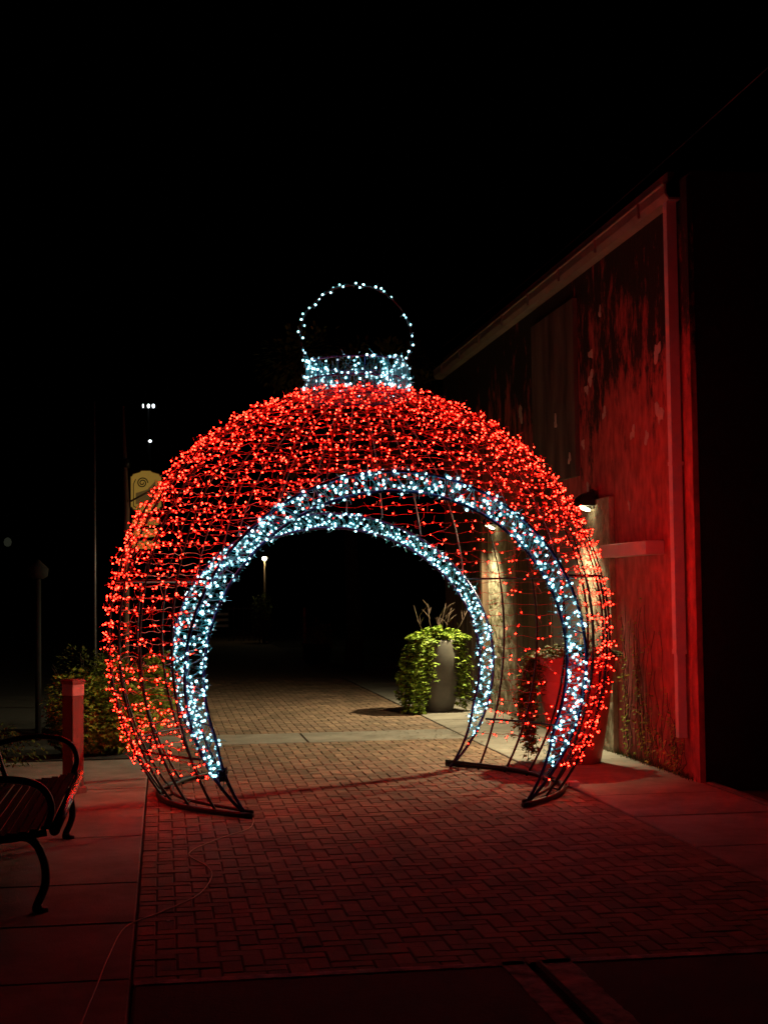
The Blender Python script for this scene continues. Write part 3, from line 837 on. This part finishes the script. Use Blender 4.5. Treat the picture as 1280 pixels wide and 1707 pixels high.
sl = thing('street_lamp', 'small lit lantern on a thin pole far down the alley', 'street lamp', (3.14, 45, 0))
MB().tube([(0,0,-.05), (0,0,2.53)], [.035, .022], 8).build('pole', M['cord'], sl)
MB().lathe([(.03,2.53),(.07,2.56),(.075,2.61),(.04,2.64)], 12).build('lantern', M['lamp_far'], sl)
MB().lathe([(.09,2.645),(.06,2.68),(.01,2.70)], 12).build('cap', M['dark'], sl)

fn = thing('iron_fence', 'short black iron fence at the far end of the alley', 'fence', (2.6, 46, 0))
for k in range(9): MB().box(-.55+k*.16, -.53+k*.16, -.01, .01, -.02, 1.1).build('bar', M['metal'], fn)
for z in (.15, 1.0): MB().box(-.58, .78, .011, .03, z, z+.04).build('rail', M['metal'], fn)
fbn = thing('slatted_bench', 'pale slatted bench under lamplight at the far end of the alley', 'bench', (1.75, 50, 0))
for z in (.35, .55, .75): MB().box(-.5, .5, -.03, .03, z, z+.09).build('slat', M['pipe'], fbn)
for x in (-.4, .4): MB().box(x-.03, x+.03, .031, .08, -.05, .84).build('leg', M['dark'], fbn)
sh_ = [(2.35, 45.3, .6), (3.4, 46.5, 1.3)]
shrub('clipped_bush', 'small lamplit bush beside the far lantern pole', 3.0, 44.2, .35, .4, 1.5, 1100, M['leaf_dk'], .09, group='bushes along the far alley')
shrub('clipped_bush', 'dark round bush in a low tub halfway down the alley', 3.35, 31.5, .42, .42, .62, 900, M['leaf_dk'], .07, group='bushes along the far alley', z0=.32)
tb = thing('tub_planter', 'low dark tub holding the round bush halfway down the alley', 'planter', (3.35, 31.5, 0))
MB().lathe([(.22,.001),(.26,.02),(.34,.4),(.36,.42),(.30,.42)], 20).build('tub', M['dark'], tb)
simple_pole('sign_pole', 'short thin pole standing behind the tub halfway down the alley', 'pole', 3.17, 32.6, 1.2, .05, M['cord'])
tr = thing('tree', 'dim tree with a straight trunk far beyond the arch', 'tree', (3.75, 28.5, 0))
tk = MB(); tk.tube(frame_curve([(0,0,-.05), (.02,0,1.2), (-.03,0,2.6), (.05,.05,4.2)]), [.2-.006*i for i in range(19)], 10)
for q in range(7):
    a = rnd(0, 6.28); z = rnd(2.8, 4); tk.tube([(0,0,z), (.6*math.cos(a), .6*math.sin(a), z+.6), (1.3*math.cos(a), 1.3*math.sin(a), z+1.0)], [.07,.045,.015], 6)
tk.build('trunk', M['bark'], tr)
cr = MB(); cl = [(rnd(-1.4,1.4), rnd(-1.2,1.2), rnd(4.0,6.3), rnd(.4,.8)) for _ in range(22)]
for q in range(6000):
    a, b_, c, r = random.choice(cl); u = Vector((random.gauss(0,1), random.gauss(0,1), random.gauss(0,1))).normalized()
    leaf(cr, Vector((a, b_, c)) + u*r*rnd(.4, 1), u + Vector((0,0,-.4)), Vector((0,0,1)), .13*rnd(.6,1.2), False)
cr.build('crown', M['leaf_dk'], tr, kind='stuff')

# overhead wires
def wire(pts, label):
    o = MB().tube(pts, .0055, 5).build('overhead_wire', M['rib']); tag(o, label, 'wire', 'overhead wires by the building'); return o
wire([(4.62, 8 + i*1.1, 5.62 - .10*math.sin(math.pi*i/14)) for i in range(15)], 'upper thin wire running above the white gutter of the building')
wire([(6, 10.5 + i*1.0, 5.92 - .08*math.sin(math.pi*i/9)) for i in range(10)], 'short wire over the roof corner at the top right')

# extension cord on the ground
cp = [(.62,10.25),(.6,9.95),(.54,9.72),(.33,9.38),(.15,8.93),(.25,8.48),(.26,8.16),(.17,7.7),(-.03,7.32),(-.18,7.03),(-.24,6.48),(-.27,6.0),(-.3,5.55),(-.33,5.0),(-.35,4.5)]
zc = lambda x: .0075 if x > XL else .0145
o = MB().tube(frame_curve([(x, y, zc(x)) for x, y in cp]), .0036, 6).build('extension_cord', M['cord'])
tag(o, 'thin brown extension cord snaking from the left foot of the ornament', 'cord')
# junction of lamp plugs on the left foot
# dry leaves
lt = MB()
for q in range(240):
    if q < 150: x, y = rnd(2.2, 3.3), rnd(14.2, 16.4)
    elif q < 200: x, y = rnd(2.6, 4.1), rnd(12.8, 14)
    else: x, y = rnd(.3, 3), rnd(12.5, 17)
    a = rnd(0, 6.28); leaf(lt, Vector((x, y, .016)), Vector((math.cos(a), math.sin(a), .1)), Vector((0,0,1)), rnd(.02, .05), False)
lt.build('fallen_leaves', M['litter'], kind='stuff')
tag(bpy.data.objects['fallen_leaves'], 'dry brown leaves scattered where the path meets the right sidewalk', 'leaves')
gr = MB()
for q in range(1500):
    y = rnd(11.2, 17.1); x = 4.285 - abs(random.gauss(0, .03)); hh = rnd(.02, .09)
    a = rnd(0, 6.28)
    gr.add([(x, y, .0), (x+.006*math.cos(a), y+.006*math.sin(a), 0), (x+rnd(-.03,.02), y+rnd(-.03,.03), hh)], [(0,1,2)])
gr.build('weeds', M['grass'], kind='stuff'); tag(bpy.data.objects['weeds'], 'short weeds growing along the foot of the wall', 'weeds')
for (x, y, lab) in ((.02, 7.15, 'tiny white paper scrap on the bricks nearer the extension cord'), (.54, 6.66, 'tiny white paper scrap on the bricks nearer the front slabs')):
    o = MB().prism([(-.008,-.006),(.01,-.008),(.006,.009),(-.006,.006)], lambda a, b, t: (x+a, y+b, t), .004, .009).build('paper_scrap', M['white_dot'])
    tag(o, lab, 'litter', 'paper scraps on the path')
